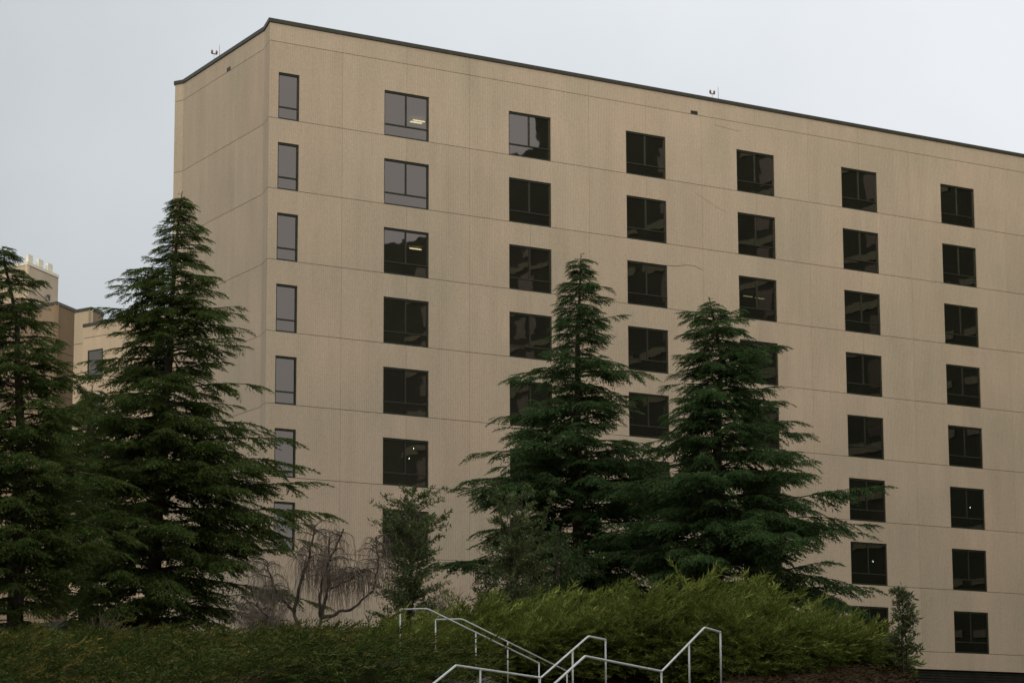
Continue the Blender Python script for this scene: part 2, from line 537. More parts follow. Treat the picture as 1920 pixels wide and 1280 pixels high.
for k in range(NROW):
    zb = HB - WH - FL * k
    if k < 7:
        w = link('window', me_narrow, main, (-5.85, 0, zb))
        link('transom', me_tr_n, w, (0, 0, LOW))
        link('pane', p_nl, w); link('pane', p_nu, w)
        link('room', room_n, main, (-5.85, 0, zb))
    for c in range(1 if k < 7 else 2, 9):
        x = (c - 1) * BAY
        w = link('window', me_wide, main, (x, 0, zb))
        link('transom', me_tr_w, w, (0, 0, LOW))
        link('mullion', me_mull, w, (WW / 2, 0, LOW + 0.03))
        for p in (p_low, p_l, p_r):
            # panes sit a hair out of plane, each on its own, as glazing does
            q = link('pane', p, w)
            q.rotation_euler = (R(rng.uniform(-0.12, 0.12)), 0, R(rng.uniform(-0.12, 0.12)))
        r_ = link('room', room_w, main, (x, 0, zb))
        for (lx, ly, lz, kd) in LAMPS.get((c, k), []):
            link('room_bulb' if kd == 1 else 'ceiling_lamp', (lamp_me, bulb_me, dim_me)[kd], r_, (lx, ly, lz))

core.box(SL + 1.0, SR, TH + 0.222, 6.5, -0.01, 0.02)
core.build('wall_core', M['joint'], main)

# short faces round the left end (plan measured from the roof line)
def to_local(p):
    dx, dy = p[0] - X0, p[1] - Y0
    return (dx * EX[0] + dy * EX[1], dx * NX[0] + dy * NX[1])
PL = [(-11.42, 124.18), (-11.80, 125.62), (-16.80, 135.02), (-17.28, 135.34)]
LP = [to_local(p) for p in PL]
LP[0] = (SL, 0.0)
P4 = to_local((-15.8, 147.5))
SIDE = [(LP[0][0] + 6.0, 0.0), LP[0], LP[1], LP[2], LP[3], P4]
ZS = [0.0] + [HB - WH - FL * k for k in range(7, -1, -1)] + [HB + 1.48, TOPZ]
side_core = MB()
def offset_path(path, d):
    res = []
    n = len(path)
    for i in range(n):
        dirs = []
        if i > 0: dirs.append(Vector((path[i][0] - path[i - 1][0], path[i][1] - path[i - 1][1])).normalized())
        if i < n - 1: dirs.append(Vector((path[i + 1][0] - path[i][0], path[i + 1][1] - path[i][1])).normalized())
        t = sum(dirs, Vector((0, 0))).normalized()
        k = 1 / max(0.4, t.dot(dirs[0]))
        nn = Vector((-t.y, t.x))
        res.append((path[i][0] + nn.x * d * k, path[i][1] + nn.y * d * k))
    return res
S_IN = offset_path(SIDE, -TH); S_C0 = offset_path(SIDE, -TH - 0.002); S_C1 = offset_path(SIDE, -TH - 0.2)
def mix2(p, q, t): return (p[0] + (q[0] - p[0]) * t, p[1] + (q[1] - p[1]) * t)
for seg, n in ((1, 1), (2, 3), (3, 1), (4, 3)):
    o1, o2, i1, i2 = SIDE[seg], SIDE[seg + 1], S_IN[seg], S_IN[seg + 1]
    ln = math.dist(o1, o2); e = GAP / 2 / ln
    for q in range(n):
        t0, t1 = q / n + (e if q else 0), (q + 1) / n - (e if q < n - 1 else 0)
        a_, b_, c_, d_ = mix2(o1, o2, t0), mix2(o1, o2, t1), mix2(i1, i2, t1), mix2(i1, i2, t0)
        org_ = a_
        for z0, z1 in zip(ZS, ZS[1:]):
            me = shared(('side', seg, q, round(z1 - z0, 3)), lambda: MB().prism([(p[0] - org_[0], p[1] - org_[1]) for p in (d_, c_, b_, a_)], 0.011, z1 - z0 - 0.011).mesh('wall_panel', M['concrete_side']))
            link('wall_panel', me, main, (org_[0], org_[1], z0))
    side_core.prism([S_C1[seg], S_C1[seg + 1], S_C0[seg + 1], S_C0[seg]], 0, TOPZ)
side_core.build('wall_core', M['joint'], main)

# body behind the panels, roof, coping, dark base
BACK = 20.0
body = MB()
end_l = LP[3]
foot = [(SR, 6.6), (SR, BACK), (P4[0] + 0.5, BACK), (P4[0] + 0.45, P4[1] - 0.1), (LP[3][0] + 0.6, LP[3][1] + 0.1), (LP[2][0] + 0.5, LP[2][1] - 0.1), (LP[2][0] + 0.3, 6.6)]
body.prism(foot, 0, TOPZ - 0.35)
body.build('wall', M['concrete_side'], main)
roof = MB().prism([(SL + 0.45, 0.4), (SR, 0.4), (SR, 6.59), (LP[1][0] + 0.8, 6.59)], TOPZ - 0.5, TOPZ - 0.36)
roof.build('roof', M['joint'], main)
def ribbon(path, d0, d1, z0, z1):
    """solid strip along an open plan path, between two offsets"""
    A = offset_path(path, d0); B = offset_path(path, d1)
    n = len(path); v = []
    for (ax, ay), (bx, by) in zip(A, B):
        v += [(ax, ay, z0), (bx, by, z0), (bx, by, z1), (ax, ay, z1)]
    f = []
    for i in range(n - 1):
        for k in range(4):
            f.append((4 * i + k, 4 * i + (k + 1) % 4, 4 * i + 4 + (k + 1) % 4, 4 * i + 4 + k))
    f += [(0, 3, 2, 1), (4 * n - 4, 4 * n - 3, 4 * n - 2, 4 * n - 1)]
    mb = MB(); mb.v = v; mb.f = f
    return mb
path = [(SR, 0.0), LP[0], LP[1], LP[2], LP[3], P4]
path = path[::-1]
ribbon(path, -0.05, 0.35, TOPZ + 0.002, TOPZ + 0.14).build('coping', M['coping'], main)
ribbon(path, -0.065, -0.02, TOPZ - 0.04, TOPZ + 0.142).build('coping_drip_edge', M['coping'], main)
ribbon(path, 0.25, 0.6, -6.0, -0.002).build('base_wall', M['brick'], main)
# louvred courses of the recessed base
sl = MB().box(0, 6.0, 0, 0.06, 0, 0.07).mesh('base_slat', M['brick'])
for i in range(4):
    for j in range(12):
        link('base_slat', sl, main, (33.0 + i * 6.02, 0.18, -0.16 - j * 0.14))
# overflow scuppers in the parapet
def scupper(x, z, parent, y=0.0, rz=0.0):
    mb = MB(); mb.box(0, 0.46, -0.012, 0.02, 0, 0.03); mb.box(0, 0.46, -0.012, 0.02, 0.15, 0.18)
    mb.box(0, 0.03, -0.012, 0.02, 0.03, 0.15); mb.box(0.43, 0.46, -0.012, 0.02, 0.03, 0.15)
    s = mb.build('scupper_frame', M['coping'], parent, (x, y, z), rz)
    MB().box(0.03, 0.43, -0.006, 0.0, 0.03, 0.15).build('scupper_opening', M['frame'], s)
scupper(18.73, HB + 1.50, main)
d = Vector((LP[1][0] - LP[2][0], LP[1][1] - LP[2][1])).normalized()
ang = math.atan2(d.y, d.x)
sp = Vector(LP[2]) + d * 5.9
scupper(sp.x, HB + 1.50, main, sp.y, ang)
# cracks beside the windows
def crack(pts, t=0.014):
    v, f = [], []
    for i, (x, z) in enumerate(pts):
        v += [(x, -0.004, z - t), (x, -0.004, z + t), (x, 0.004, z - t), (x, 0.004, z + t)]
    for i in range(len(pts) - 1):
        a = 4 * i; b = a + 4
        f += [(a, b, b + 1, a + 1), (a + 1, b + 1, b + 3, a + 3), (a, a + 2, b + 2, b)]
    link('crack', mesh('crack', v, f, M['crack']), main)
crack([(2 * BAY + WW, HB - 2 * FL + 0.0), (2 * BAY + WW + 0.6, HB - 2 * FL + 0.03), (2 * BAY + WW + 1.2, HB - 2 * FL + 0.16), (2 * BAY + WW + 1.75, HB - 2 * FL + 0.17), (2 * BAY + WW + 2.3, HB - 2 * FL + 0.02)])
crack([(19.0, HB - 2.75), (19.6, HB - 3.0), (20.4, HB - 3.35), (21.0, HB - 3.5)], 0.006)
crack([(20.3, HB + 1.12), (21.2, HB + 1.04), (22.0, HB + 1.0)], 0.008)

# obstruction lights on the parapet
def loc2w(x, y, z):
    return (X0 + x * EX[0] + y * NX[0], Y0 + x * EX[1] + y * NX[1], ZB + z)
def beacon(p, label):
    e = empty('obstruction_light', p, YAW)
    tag(e, label, 'roof light', 'small red lights on the roof edge')
    MB().tube([(0, 0, 0), (0, 0, 0.28)], 0.022, 6).build('pole', M['steel'], e)
    MB().tube([(-0.15, 0, 0.30), (0.15, 0, 0.30)], 0.028, 6).build('cross_arm', M['coping'], e)
    for sx in (-0.13, 0.13):
        MB().tube([(sx, 0, 0.30), (sx, 0, 0.36), (sx, 0, 0.45), (sx, 0, 0.50)], [0.04, 0.058, 0.052, 0.015], 8).build('lamp_globe', M['red'], e, smooth=True)
def rod(p, h, label):
    mb = MB().tube([(0, 0, 0), (0, 0, h * 0.9), (0, 0, h)], [0.012, 0.009, 0.002], 5)
    o = mb.build('lightning_rod', M['coping'], None, p)
    tag(o, label, 'lightning rod', 'thin rods on the roof edge')
beacon(loc2w(20.35, 0.2, TOPZ + 0.14), 'twin red obstruction light on the long front roof edge above the scupper')
rod(loc2w(20.75, 0.2, TOPZ + 0.14), 0.75, 'thin rod right of the twin red light on the long roof edge')
def along_side(t):
    return (LP[2][0] + d.x * t - d.y * -0.0, LP[2][1] + d.y * t)
b1 = along_side(4.3); b2 = along_side(5.0)
beacon(loc2w(b1[0], b1[1] + 0.1, TOPZ + 0.14), 'twin red obstruction light on the short side roof edge at the left')
rod(loc2w(b2[0], b2[1] + 0.1, TOPZ + 0.14), 0.6, 'thin rod beside the red light on the short left roof edge')

# ------------------------------------------------------------------ tower across the court, seen in the window reflections
tw = empty('dark_office_tower', loc2w(SR + 0.5, 0, -8.0), YAW)
tag(tw, 'tall dark brown tower wing at the right end, seen only as reflection in the windows', 'tower')
def tower_part(name, y0, y1, h, w=16):
    mb = MB(); mb.box(0, w, -y1, -y0, 0, h)
    return mb.build(name, M['tower'], tw)
tower_part('wall', -17, 75.5, 72)
tower_part('wall', 75.51, 89, 56.5)
tower_part('wall', 89.01, 110, 52)
sm = MB().box(-0.08, 0, 0, 11.0, 0, 0.5).mesh('wall_band', M['tower_strip'])
wm = MB().box(-0.03, 0, 0, 1.6, 0, 1.9).mesh('window', M['frame'])
for j in range(12):
    for i in range(8):
        if 12 + j * 3.4 > (70 if i < 6 else 48): continue
        link('wall_band', sm, tw, (0, -12.0 - i * 12.0, 12 + j * 3.4))
        for q in range(2):
            link('window', wm, tw, (0, -9.5 - i * 12.0 + q * 4, 13 + j * 3.4))

# unseen tall block added behind the viewpoint to shade the lower storeys
ob = empty('added_shade_block', (-110, -58, -3.0), math.atan2(45, 180))
tag(ob, 'tall plain tan block added out of view to shade the lower storeys', 'building')
MB().box(0, 175, -14, 0, 0, 74).build('wall', M['far_tan'], ob)
wm2 = MB().box(0, 2.5, 0, 0.04, 0, 2.2).mesh('window', M['frame'])
for j in range(12):
    for i in range(18):
        link('window', wm2, ob, (6 + i * 8.4, 0.002, 10 + j * 4.8))

# ------------------------------------------------------------------ left building far behind
far = empty('stepped_tower_building', (-34, 206, 14.0), 0)
tag(far, 'distant stepped tan and brown building with a pale rooftop block behind the left trees', 'building')
def fl(p): return (p[0] + 34, p[1] - 206)
def az(a): return Vector((math.sin(R(a)), math.cos(R(a))))
def far_vol(corner, la, lb, zt, mA, mB, nameA='wall', cop=True, depth=9, z0=0.3, aA=-51, aB=16, cop_mat=None, levels=True):
    """a volume seen at a convex corner: face A runs la metres along azimuth aA, face B lb metres along aB"""
    c = Vector(corner); A = c + az(aA) * la; B = c + az(aB) * lb
    def face(p, q, mat, outward):
        t = (q - p); ln = t.length; t.normalize()
        ang = math.atan2(t.y, t.x)
        zs = [z0 + 0.0]
        top = zt - 14.0
        if levels:
            z = 36.0 - 14.0 - 0.45
            lv = []
            while z > z0 + 0.5:
                lv.append(z); z -= 3.4
            if top - 1.1 > lv[0] + 2: lv.insert(0, lv[0] + 3.4) if lv[0] + 3.4 < top - 0.3 else None
            zs += sorted(lv)
        zs.append(top)
        for a_, b_ in zip(zs, zs[1:]):
            mb = MB().box(0, ln, 0, 0.2, a_ + 0.02, b_ - 0.02)
            o = mb.build('wall_panel', mat, far, (*fl((p.x, p.y)), 0), ang)
    face(A, c, mA, 1)
    face(c, B, mB, 1)
    Dk = B + az(aA) * la
    inner = [c + (Dk - c) * 0.02, B + (A - B) * 0.03, Dk, A + (B - A) * 0.03]
    mb = MB().prism([fl(p) for p in inner], z0, zt - 14.0 - 0.3)
    mb.build('wall_core', M['joint'], far)
    if cop:
        pa = [fl(A), fl(c), fl(B)]
        ribbon(pa, 0.25, -0.05, zt - 14 - 0.10, zt - 14 + 0.14).build('coping', cop_mat or M['coping'], far)
# brown stair block, tan block, long low wing, pale penthouse
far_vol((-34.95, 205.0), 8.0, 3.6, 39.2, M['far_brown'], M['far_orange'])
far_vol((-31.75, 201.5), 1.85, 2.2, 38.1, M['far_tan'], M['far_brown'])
wing_c = Vector((-19.0, 189.4))
far_vol((-19.0, 189.4), 16.85, 6.0, 36.5, M['far_tan'], M['far_tan'])
far_vol((-38.15, 209.7), 4.0, 5.6, 43.3, M['cream_wall'], M['cream_wall'], cop_mat=M['white'], levels=False, z0=24)
# the pale penthouse face that is seen runs along azimuth 16
def far_window(t, zc):
    p = wing_c + az(-51) * t
    ang = math.atan2(-az(-51).y, -az(-51).x)
    mb = MB(); ring(mb, 1.6, 2.26, 0.07, -0.06, 0.02)
    w = mb.build('window', M['frame'], far, (*fl((p.x, p.y)), zc - 14), ang)
    mesh_p = mesh('pane', [(0.07, -0.02, 0.07), (1.53, -0.02, 0.07), (1.53, -0.02, 2.16), (0.07, -0.02, 2.16)], [(0, 1, 2, 3)], M['glass'])
    link('pane', mesh_p, w)
for k in range(6):
    far_window(16.2, 32.3 - 3.4 * k)
    far_window(9.0, 32.3 - 3.4 * k)
# dark base
ribbon([fl(Vector((-34.95, 205.0)) + az(-51) * 8.3), fl((-34.95, 205.0 - 0.15)), fl((-32.3, 202.0)), fl((-19.0, 189.0)), fl((-14.0, 192))], 0.0, -0.35, -4.5, 0.75).build('base_wall', M['brick'], far)
# wall camera and conduit on the pale block
cmb = MB(); cmb.box(-0.08, 0.10, -0.35, 0.0, 0, 0.2); cmb.box(-0.03, 0.03, -0.1, 0.1, -0.25, 0.0)
cmb.build('wall_camera', M['coping'], far, (*fl((-36.95, 213.1)), 41.2 - 14), R(-16))
MB().tube([fl((-38.1, 209.2)) + (41.75 - 14,), fl((-36.75, 213.9)) + (40.6 - 14,)], 0.035, 5).build('conduit', M['coping'], far)
# pale boxes standing on the penthouse roof
am = MB(); am.box(-0.30, 0.30, -0.1, 0.1, 0.08, 0.62)
for i, (t, lb) in enumerate([(0.35, 'left'), (2.2, 'middle'), (3.9, 'right')]):
    p = Vector((-38.15, 209.7)) + az(16) * (t + 0.5) + az(-74) * 0.25
    e = empty('rooftop_antenna_box', (p.x, p.y, 43.5), R(74))
    tag(e, {'left': 'pale box antenna on the far penthouse roof, nearest the left cedar top', 'middle': 'pale box antenna on the far penthouse roof, between two others', 'right': 'pale box antenna on the far penthouse roof, nearest its right corner'}[lb], 'antenna', 'pale antenna boxes on the far roof')
    MB().box(-0.42, 0.42, -0.1, 0.1, 0.06, 0.64).build('cover', M['white'], e)
    MB().box(-0.05, 0.05, 0.101, 0.15, -0.05, 0.7).build('post', M['steel'], e)

# ------------------------------------------------------------------ stairs and railings
stairs = MB()
def quad_slab(pts, z, t=0.18):
    stairs.prism(pts, z - t, z)
quad_slab([(-0.86, 41.0), (1.02, 38.8), (2.32, 42.7), (0.45, 44.7)], 1.34)
quad_slab([(1.27, 46.0), (3.09, 44.0), (3.6, 46.5), (2.6, 56.8), (1.13, 57.2), (0.52, 54.0)], 2.10)
quad_slab([(-2.6, 53.3), (-1.68, 53.3), (-1.05, 56.1), (-2.0, 56.3)], 3.13)
def flight(a0, a1, b0, b1, z0, z1, n):
    for i in range(n):
        t0, t1 = i / n, (i + 1) / n
        L = lambda p, q, t: (p[0] + (q[0] - p[0]) * t, p[1] + (q[1] - p[1]) * t)
        z = z0 + (z1 - z0) * (i + 0.5) / n
        stairs.prism([L(a0, a1, t0), L(b0, b1, t0), L(b0, b1, t1), L(a0, a1, t1)], z - 0.3, z)
flight((0.45, 44.7), (1.27, 46.0), (2.32, 42.7), (3.09, 44.0), 1.34, 2.10, 5)
flight((-1.2, 38.0), (-0.86, 41.0), (0.48, 36.5), (1.02, 38.8), 0.85, 1.34, 3)
flight((0.52, 54.0), (-1.68, 53.3), (1.13, 57.0), (-1.05, 56.1), 2.10, 3.13, 7)
tag(stairs.build('stairway', M['path']), kind='structure')

def railing(pts, posts, r, label):
    e = empty('handrail', (pts[0][0], pts[0][1], pts[0][2] - 0.95))
    tag(e, label, 'railing', 'pipe railings of the zigzag stairs')
    o0 = Vector(e.location)
    P = [Vector(p) - o0 for p in pts]
    # soften each bend
    Q = [P[0]]
    for i in range(1, len(P) - 1):
        a = (P[i - 1] - P[i]).normalized() * 0.05; b = (P[i + 1] - P[i]).normalized() * 0.05
        Q += [P[i] + a, P[i] + (a + b) * 0.22, P[i] + b]
    Q.append(P[-1])
    MB().tube(Q, r, 10).build('top_rail', M['steel'], e, smooth=True)
    for seg, t, ln in posts:
        p = P[seg].lerp(P[seg + 1], t)
        q = p - Vector((0, 0, ln))
        MB().tube([q, p], r * 0.88, 10).build('post', M['steel'], e, smooth=True)
        MB().tube([q - Vector((0, 0, 0.012)), q], r * 2.2, 10).build('post_foot', M['steel'], e)
railing([(-2.21, 53.3, 4.07), (-1.68, 53.3, 4.08), (0.52, 54.0, 3.05)], [(0, 0.003, 0.95), (1, 0.43, 0.99), (1, 0.995, 0.95)], 0.0160,
        'pale pipe handrail down the upper flight, highest of the railings')
railing([(-1.6, 56.2, 4.08), (-1.05, 56.1, 4.08), (1.13, 57.0, 3.05)], [(0, 0.003, 0.95), (1, 0.43, 0.99), (1, 0.995, 0.95)], 0.0160,
        'thin pipe handrail behind the highest one, its left post among the junipers')
railing([(-1.2, 38.0, 1.8), (-0.86, 41.0, 2.29), (0.45, 44.7, 2.29), (1.27, 46.0, 3.05), (1.59, 46.9, 3.05)],
        [(1, 0.27, 0.95), (1, 0.99, 0.95), (2, 0.66, 0.98), (3, 0.995, 0.95)], 0.0175,
        'pipe handrail bent in a zigzag, crossing behind the nearest railing')
railing([(0.48, 36.5, 1.73), (1.02, 38.8, 2.29), (2.32, 42.7, 2.28), (3.09, 44.0, 3.05), (3.43, 45.1, 3.05)],
        [(1, 0.995, 0.95), (2, 0.63, 0.98), (3, 0.995, 0.95)], 0.0175,
        'pipe handrail nearest the front, rising at the right to the rightmost post')

# ------------------------------------------------------------------ vegetation tools
nrg = np.random.default_rng(11)
def norm(v): return v / np.maximum(np.linalg.norm(v, axis=-1, keepdims=True), 1e-9)
def blades(base, dirv, length, width, rng):
    """one thin triangle per row"""
    n = len(base)
    side = norm(np.cross(dirv, rng.normal(size=(n, 3)))) * width[:, None] * 0.5
    return np.stack([base - side, base + side, base + dirv * length[:, None]], 1)

def spray_template(rng, n_side=5, blade=0.105, width=0.062, droop=0.22):
    """conifer branchlet, 1 m along +x: narrow dense fingers either side of a clothed axis"""
    B, D, Ln, W = [], [], [], []
    for i in range(n_side * 2):
        s = 1 if i % 2 else -1
        t = 0.06 + 0.80 * (i + rng.uniform(-.4, .4)) / (n_side * 2)
        p0 = np.array([t, 0, -droop * t * t])
        ln = (0.34 * (1 - t) + 0.14) * rng.uniform(0.6, 1.3)
        a = R(rng.uniform(30, 58)) * (1.1 - 0.35 * t)
        dv = np.array([math.cos(a), s * math.sin(a), rng.uniform(-.30, .06)])
        k = max(3, int(ln / 0.055))
        for j in range(k):
            u = (j + 0.5) / k
            B.append(p0 + dv * ln * u + np.array([0, 0, -0.30 * u * u * ln]))
            D.append(dv + np.array([0, 0, -0.4 * u]) + rng.normal(size=3) * 0.38)
            Ln.append(blade * rng.uniform(0.7, 1.3) * (1.1 - 0.4 * u)); W.append(width * (1.1 - 0.45 * u))
    for i in range(22):
        t = i / 22
        B.append([t, 0, -droop * t * t]); D.append(np.array([1, 0, -0.25 * t]) + rng.normal(size=3) * 0.42)
        Ln.append(blade * rng.uniform(0.8, 1.3)); W.append(width * (1.1 - 0.4 * t))
    B = np.array(B, float); D = norm(np.array(D, float))
    return blades(B, D, np.array(Ln), np.array(W), rng)

def place(templates, org, ax, up, sc, rng, flat=1.0):
    """replicate templates at M places with own axes; returns (N,3,3)"""
    ax = norm(ax); y = norm(np.cross(up, ax)); z = np.cross(ax, y)
    idx = rng.integers(0, len(templates), len(org))
    outl = []
    for k, T in enumerate(templates):
        m = idx == k
        if not m.any(): continue
        s = sc[m][:, None, None, None]
        P = T[None] * s
        w = P[..., 0:1] * ax[m][:, None, None, :] + P[..., 1:2] * y[m][:, None, None, :] * flat + P[..., 2:3] * z[m][:, None, None, :]
        w = w + org[m][:, None, None, :]
        outl.append(w.reshape(-1, 3, 3))
    return np.concatenate(outl)

class Tubes:
    """many thin tapering three-sided tubes, joined"""
    def __init__(self): self.v, self.f, self.n = [], [], 0
    def add(self, pts, r0, r1, seg=4):
        pts = np.asarray(pts, float); n = len(pts)
        d = norm(np.gradient(pts, axis=0))
        ref = np.array([0.31, 0.2, 0.93]); s = norm(np.cross(d, ref)); u = np.cross(s, d)
        r = np.linspace(r0, r1, n)[:, None]
        ring_ = [pts + (s * math.cos(2 * math.pi * k / seg) + u * math.sin(2 * math.pi * k / seg)) * r for k in range(seg)]
        self.v.append(np.stack(ring_, 1).reshape(-1, 3))
        b = self.n
        for i in range(n - 1):
            for k in range(seg):
                k2 = (k + 1) % seg
                self.f.append((b + i * seg + k, b + i * seg + k2, b + (i + 1) * seg + k2, b + (i + 1) * seg + k))
        self.n += n * seg
    def mesh(self, name, mat):
        return mesh(name, np.concatenate(self.v), self.f, mat, True)

CEDAR_T = [spray_template(nrg) for _ in range(6)]
def cedar(y, trunk, prof, mat, label, seed, arms=(), dens=1.0, gap=0.30, rbase=0.28, bare=0.0):
    rng = np.random.default_rng(seed)
    zb = float(terr(trunk[-1][0], y)) - 0.2
    root = empty('cedar_tree', (trunk[-1][0], y, zb))
    tag(root, label, 'tree', 'dark cedars in front of the tan building')
    o0 = np.array([trunk[-1][0], y, zb])
    tz = np.array([p[1] for p in trunk])[::-1]; tx = np.array([p[0] for p in trunk])[::-1]
    tz[0] = zb
    ztop = tz[-1]; H = ztop - zb
    def tpos(z):
        w = 0.05 * np.sin(z * 1.7)
        return np.stack([np.interp(z, tz, tx) + w * 0.3, y + w + 0 * z, z], -1)
    zz = np.linspace(zb, ztop, 26)
    tb = Tubes(); rr = rbase
    pts = tpos(zz) - o0
    mb = MB().tube([tuple(p) for p in pts], [rbase * (1 - (i / 25.0)) ** 0.9 + 0.012 for i in range(26)], 8)
    mb.build('trunk', M['bark'], root, smooth=True)
    pz = np.array([p[0] for p in prof])[::-1]; pl = np.array([p[1] for p in prof])[::-1]; pr = np.array([p[2] for p in prof])[::-1]
    limbs = Tubes(); org, axs, ups, scs = [], [], [], []
    z = zb + 1.4; az_ = rng.uniform(0, 6.28); levels = []
    br = []
    while z < ztop - 0.15:
        f = (z - zb) / H
        nb = 9 if f < 0.55 else 7
        step = gap * (2.0 - 1.3 * f if f < 0.72 else 1.06 - 0.75 * (f - 0.72) * 2.2) / dens
        tier = 0.86 + 0.2 * math.sin(z * 4.3 + seed) + 0.12 * math.sin(z * 9.1 + 2 * seed)
        # clustered whorls make the tiers seen in the silhouette
        for i in range(nb):
            az_ += 2.399 + rng.uniform(-.35, .35)
            br.append((z + rng.uniform(-.16, .16), az_, (rng.uniform(0.66, 1.26) if f < 0.7 else rng.uniform(0.72, 1.15)) * (min(1.12, tier) if f > 0.5 else max(tier, 0.9)), None))
        z += step * rng.uniform(0.75, 1.3)
    for a in arms:
        br.append((a[0], a[1], 1.0, a[2:]))
    for (z, a, k, arm) in br:
        z = min(max(z, zb + 0.8), ztop - 0.08)
        f = (z - zb) / H
        if arm: Lb, rise = arm
        else:
            zz_ = z + (0.2 if f > 0.5 else -0.1)
            rl, rR = np.interp(zz_, pz, pl), np.interp(zz_, pz, pr)
            Lb = (rl + (rR - rl) * (1 + math.cos(a)) / 2) * k
            rise = rng.uniform(-0.04, 0.34) if f < 0.8 else rng.uniform(-0.05, 0.3)
        Lb = max(Lb, 0.30)
        nseg = 7; t = np.linspace(0, 1, nseg)
        dh = np.array([math.cos(a), math.sin(a)])
        bend = rng.uniform(-0.18, 0.18)
        perp = np.array([-dh[1], dh[0]])
        drop = rng.uniform(0.04, 0.22) if not arm else 0.05
        p0 = tpos(np.array([z]))[0]
        P = np.zeros((nseg, 3))
        P[:, :2] = p0[:2] + dh * (Lb * t)[:, None] + perp * (bend * Lb * t * t)[:, None]
        P[:, 2] = z + Lb * (rise * t - drop * t ** 2.2) - (0.10 * Lb * t if f < .2 else 0)
        limbs.add(P - o0, min(0.05, 0.012 + 0.013 * Lb), 0.004, 3)
        ns = int(4 + Lb * 4.5 * dens)
        tt = np.sort(rng.uniform(0.12, 0.98, ns) ** 0.85)
        d3 = norm(np.gradient(P, axis=0))
        for q, ti in enumerate(tt):
            s = 1 if q % 2 else -1
            pc = np.array([np.interp(ti, t, P[:, j]) for j in range(3)])
            dd = np.array([np.interp(ti, t, d3[:, j]) for j in range(3)])
            ang = R(rng.uniform(38, 68)) * (1.05 - 0.45 * ti)
            lx = norm(np.array([dd[0] * math.cos(ang) - dd[1] * math.sin(ang) * s, dd[1] * math.cos(ang) + dd[0] * math.sin(ang) * s, dd[2] * 0.6 - rng.uniform(-0.05, 0.42)]))
            sc = min(1.25, (0.42 * Lb * (1 - ti) + 0.36) * rng.uniform(0.7, 1.25)) if f < 0.86 else 0.40 * rng.uniform(0.7, 1.2) + 0.12 * Lb
            org.append(pc - o0); axs.append(lx); scs.append(sc)
            ups.append(norm(np.array([rng.normal() * .25, rng.normal() * .25, 1.0])))
        dd = d3[-1]
        sc = min(0.9, 0.30 + 0.14 * Lb)
        org.append(P[-1] - o0 - dd * sc * 0.45); axs.append(dd + np.array([0, 0, rng.uniform(-.25, .12)])); scs.append(sc); ups.append(np.array([0, 0, 1.0]))
    # leader: short hanging sprays
    for i in range(14):
        z = ztop - 0.05 - i * 0.09
        a = rng.uniform(0, 6.28)
        org.append(tpos(np.array([z]))[0] - o0); axs.append(np.array([math.cos(a), math.sin(a), rng.uniform(-0.5, 0.9)])); scs.append(rng.uniform(0.15, 0.28) + 0.012 * i); ups.append(np.array([0, 0.1, 1.0]))
    T = place(CEDAR_T, np.array(org), np.array(axs), np.array(ups), np.array(scs), rng)
    link('crown', tri_mesh('crown', T, mat), root)
    o = link('limbs', limbs.mesh('limbs', M['bark']), root); o['kind'] = 'stuff'
    return len(T)

M['cedar_warm'] = foliage('cedar_needles_olive', (0.030, 0.048, 0.012), (0.128, 0.172, 0.042), clump=1.3)
M['cedar_cool'] = foliage('cedar_needles_blue_green', (0.026, 0.048, 0.015), (0.108, 0.175, 0.056), clump=1.3)
ntri = 0
ntri += cedar(92, [(-11.41, 21.54), (-11.62, 19.8), (-11.77, 16.06), (-12.02, 11.44), (-12.33, 6.1)],
      [(21.47, 0.08, 0.14), (20.75, 0.39, 0.76), (19.99, 0.58, 1.12), (19.43, 0.83, 1.28), (18.31, 2.08, 1.97), (17.18, 2.38, 2.58), (16.06, 2.57, 2.24), (15.14, 3.01, 3.16), (13.84, 3.09, 3.08), (12.74, 3.19, 4.0), (11.73, 3.29, 4.6), (10.36, 3.5, 4.8), (8.73, 3.6, 5.0), (7.46, 3.3, 4.6), (6.56, 2.3, 3.2)],
      M['cedar_warm'], 'tallest dark cedar with jagged crown before the left corner of the tan building', 3,
      arms=[(10.9, 0.05, 5.5, 0.16), (11.4, -0.3, 4.6, 0.1), (16.9, 0.0, 2.6, -0.02), (18.4, 3.14, 2.05, 0.06), (17.2, 3.3, 2.5, 0.10)])
ntri += cedar(85, [(-16.27, 18.11), (-15.78, 15.71), (-15.59, 13.14), (-15.51, 9.74), (-15.53, 5.65)],
      [(18.06, 0.09, 0.11), (17.45, 0.54, 0.68), (16.76, 1.0, 1.17), (15.72, 1.53, 1.19), (14.77, 1.91, 1.82), (13.66, 2.12, 2.02), (12.29, 2.47, 2.33), (10.6, 2.79, 3.0), (8.92, 3.09, 3.28), (7.24, 2.69, 2.82), (6.24, 1.48, 1.51)],
      M['cedar_warm'], 'dark cedar cut by the left edge of the photo, its top nodding left', 5)
ntri += cedar(98, [(-15.36, 15.69), (-15.44, 13.18), (-15.41, 10.26), (-15.38, 6.6)],
      [(15.57, 0.23, 0.26), (14.75, 1.16, 1.08), (13.57, 1.87, 1.82), (12.21, 2.41, 2.43), (10.27, 2.57, 2.64), (8.53, 2.34, 2.47), (7.18, 1.35, 1.53)],
      M['cedar_warm'], 'lower broad cedar squeezed between the two tall left cedars', 8)
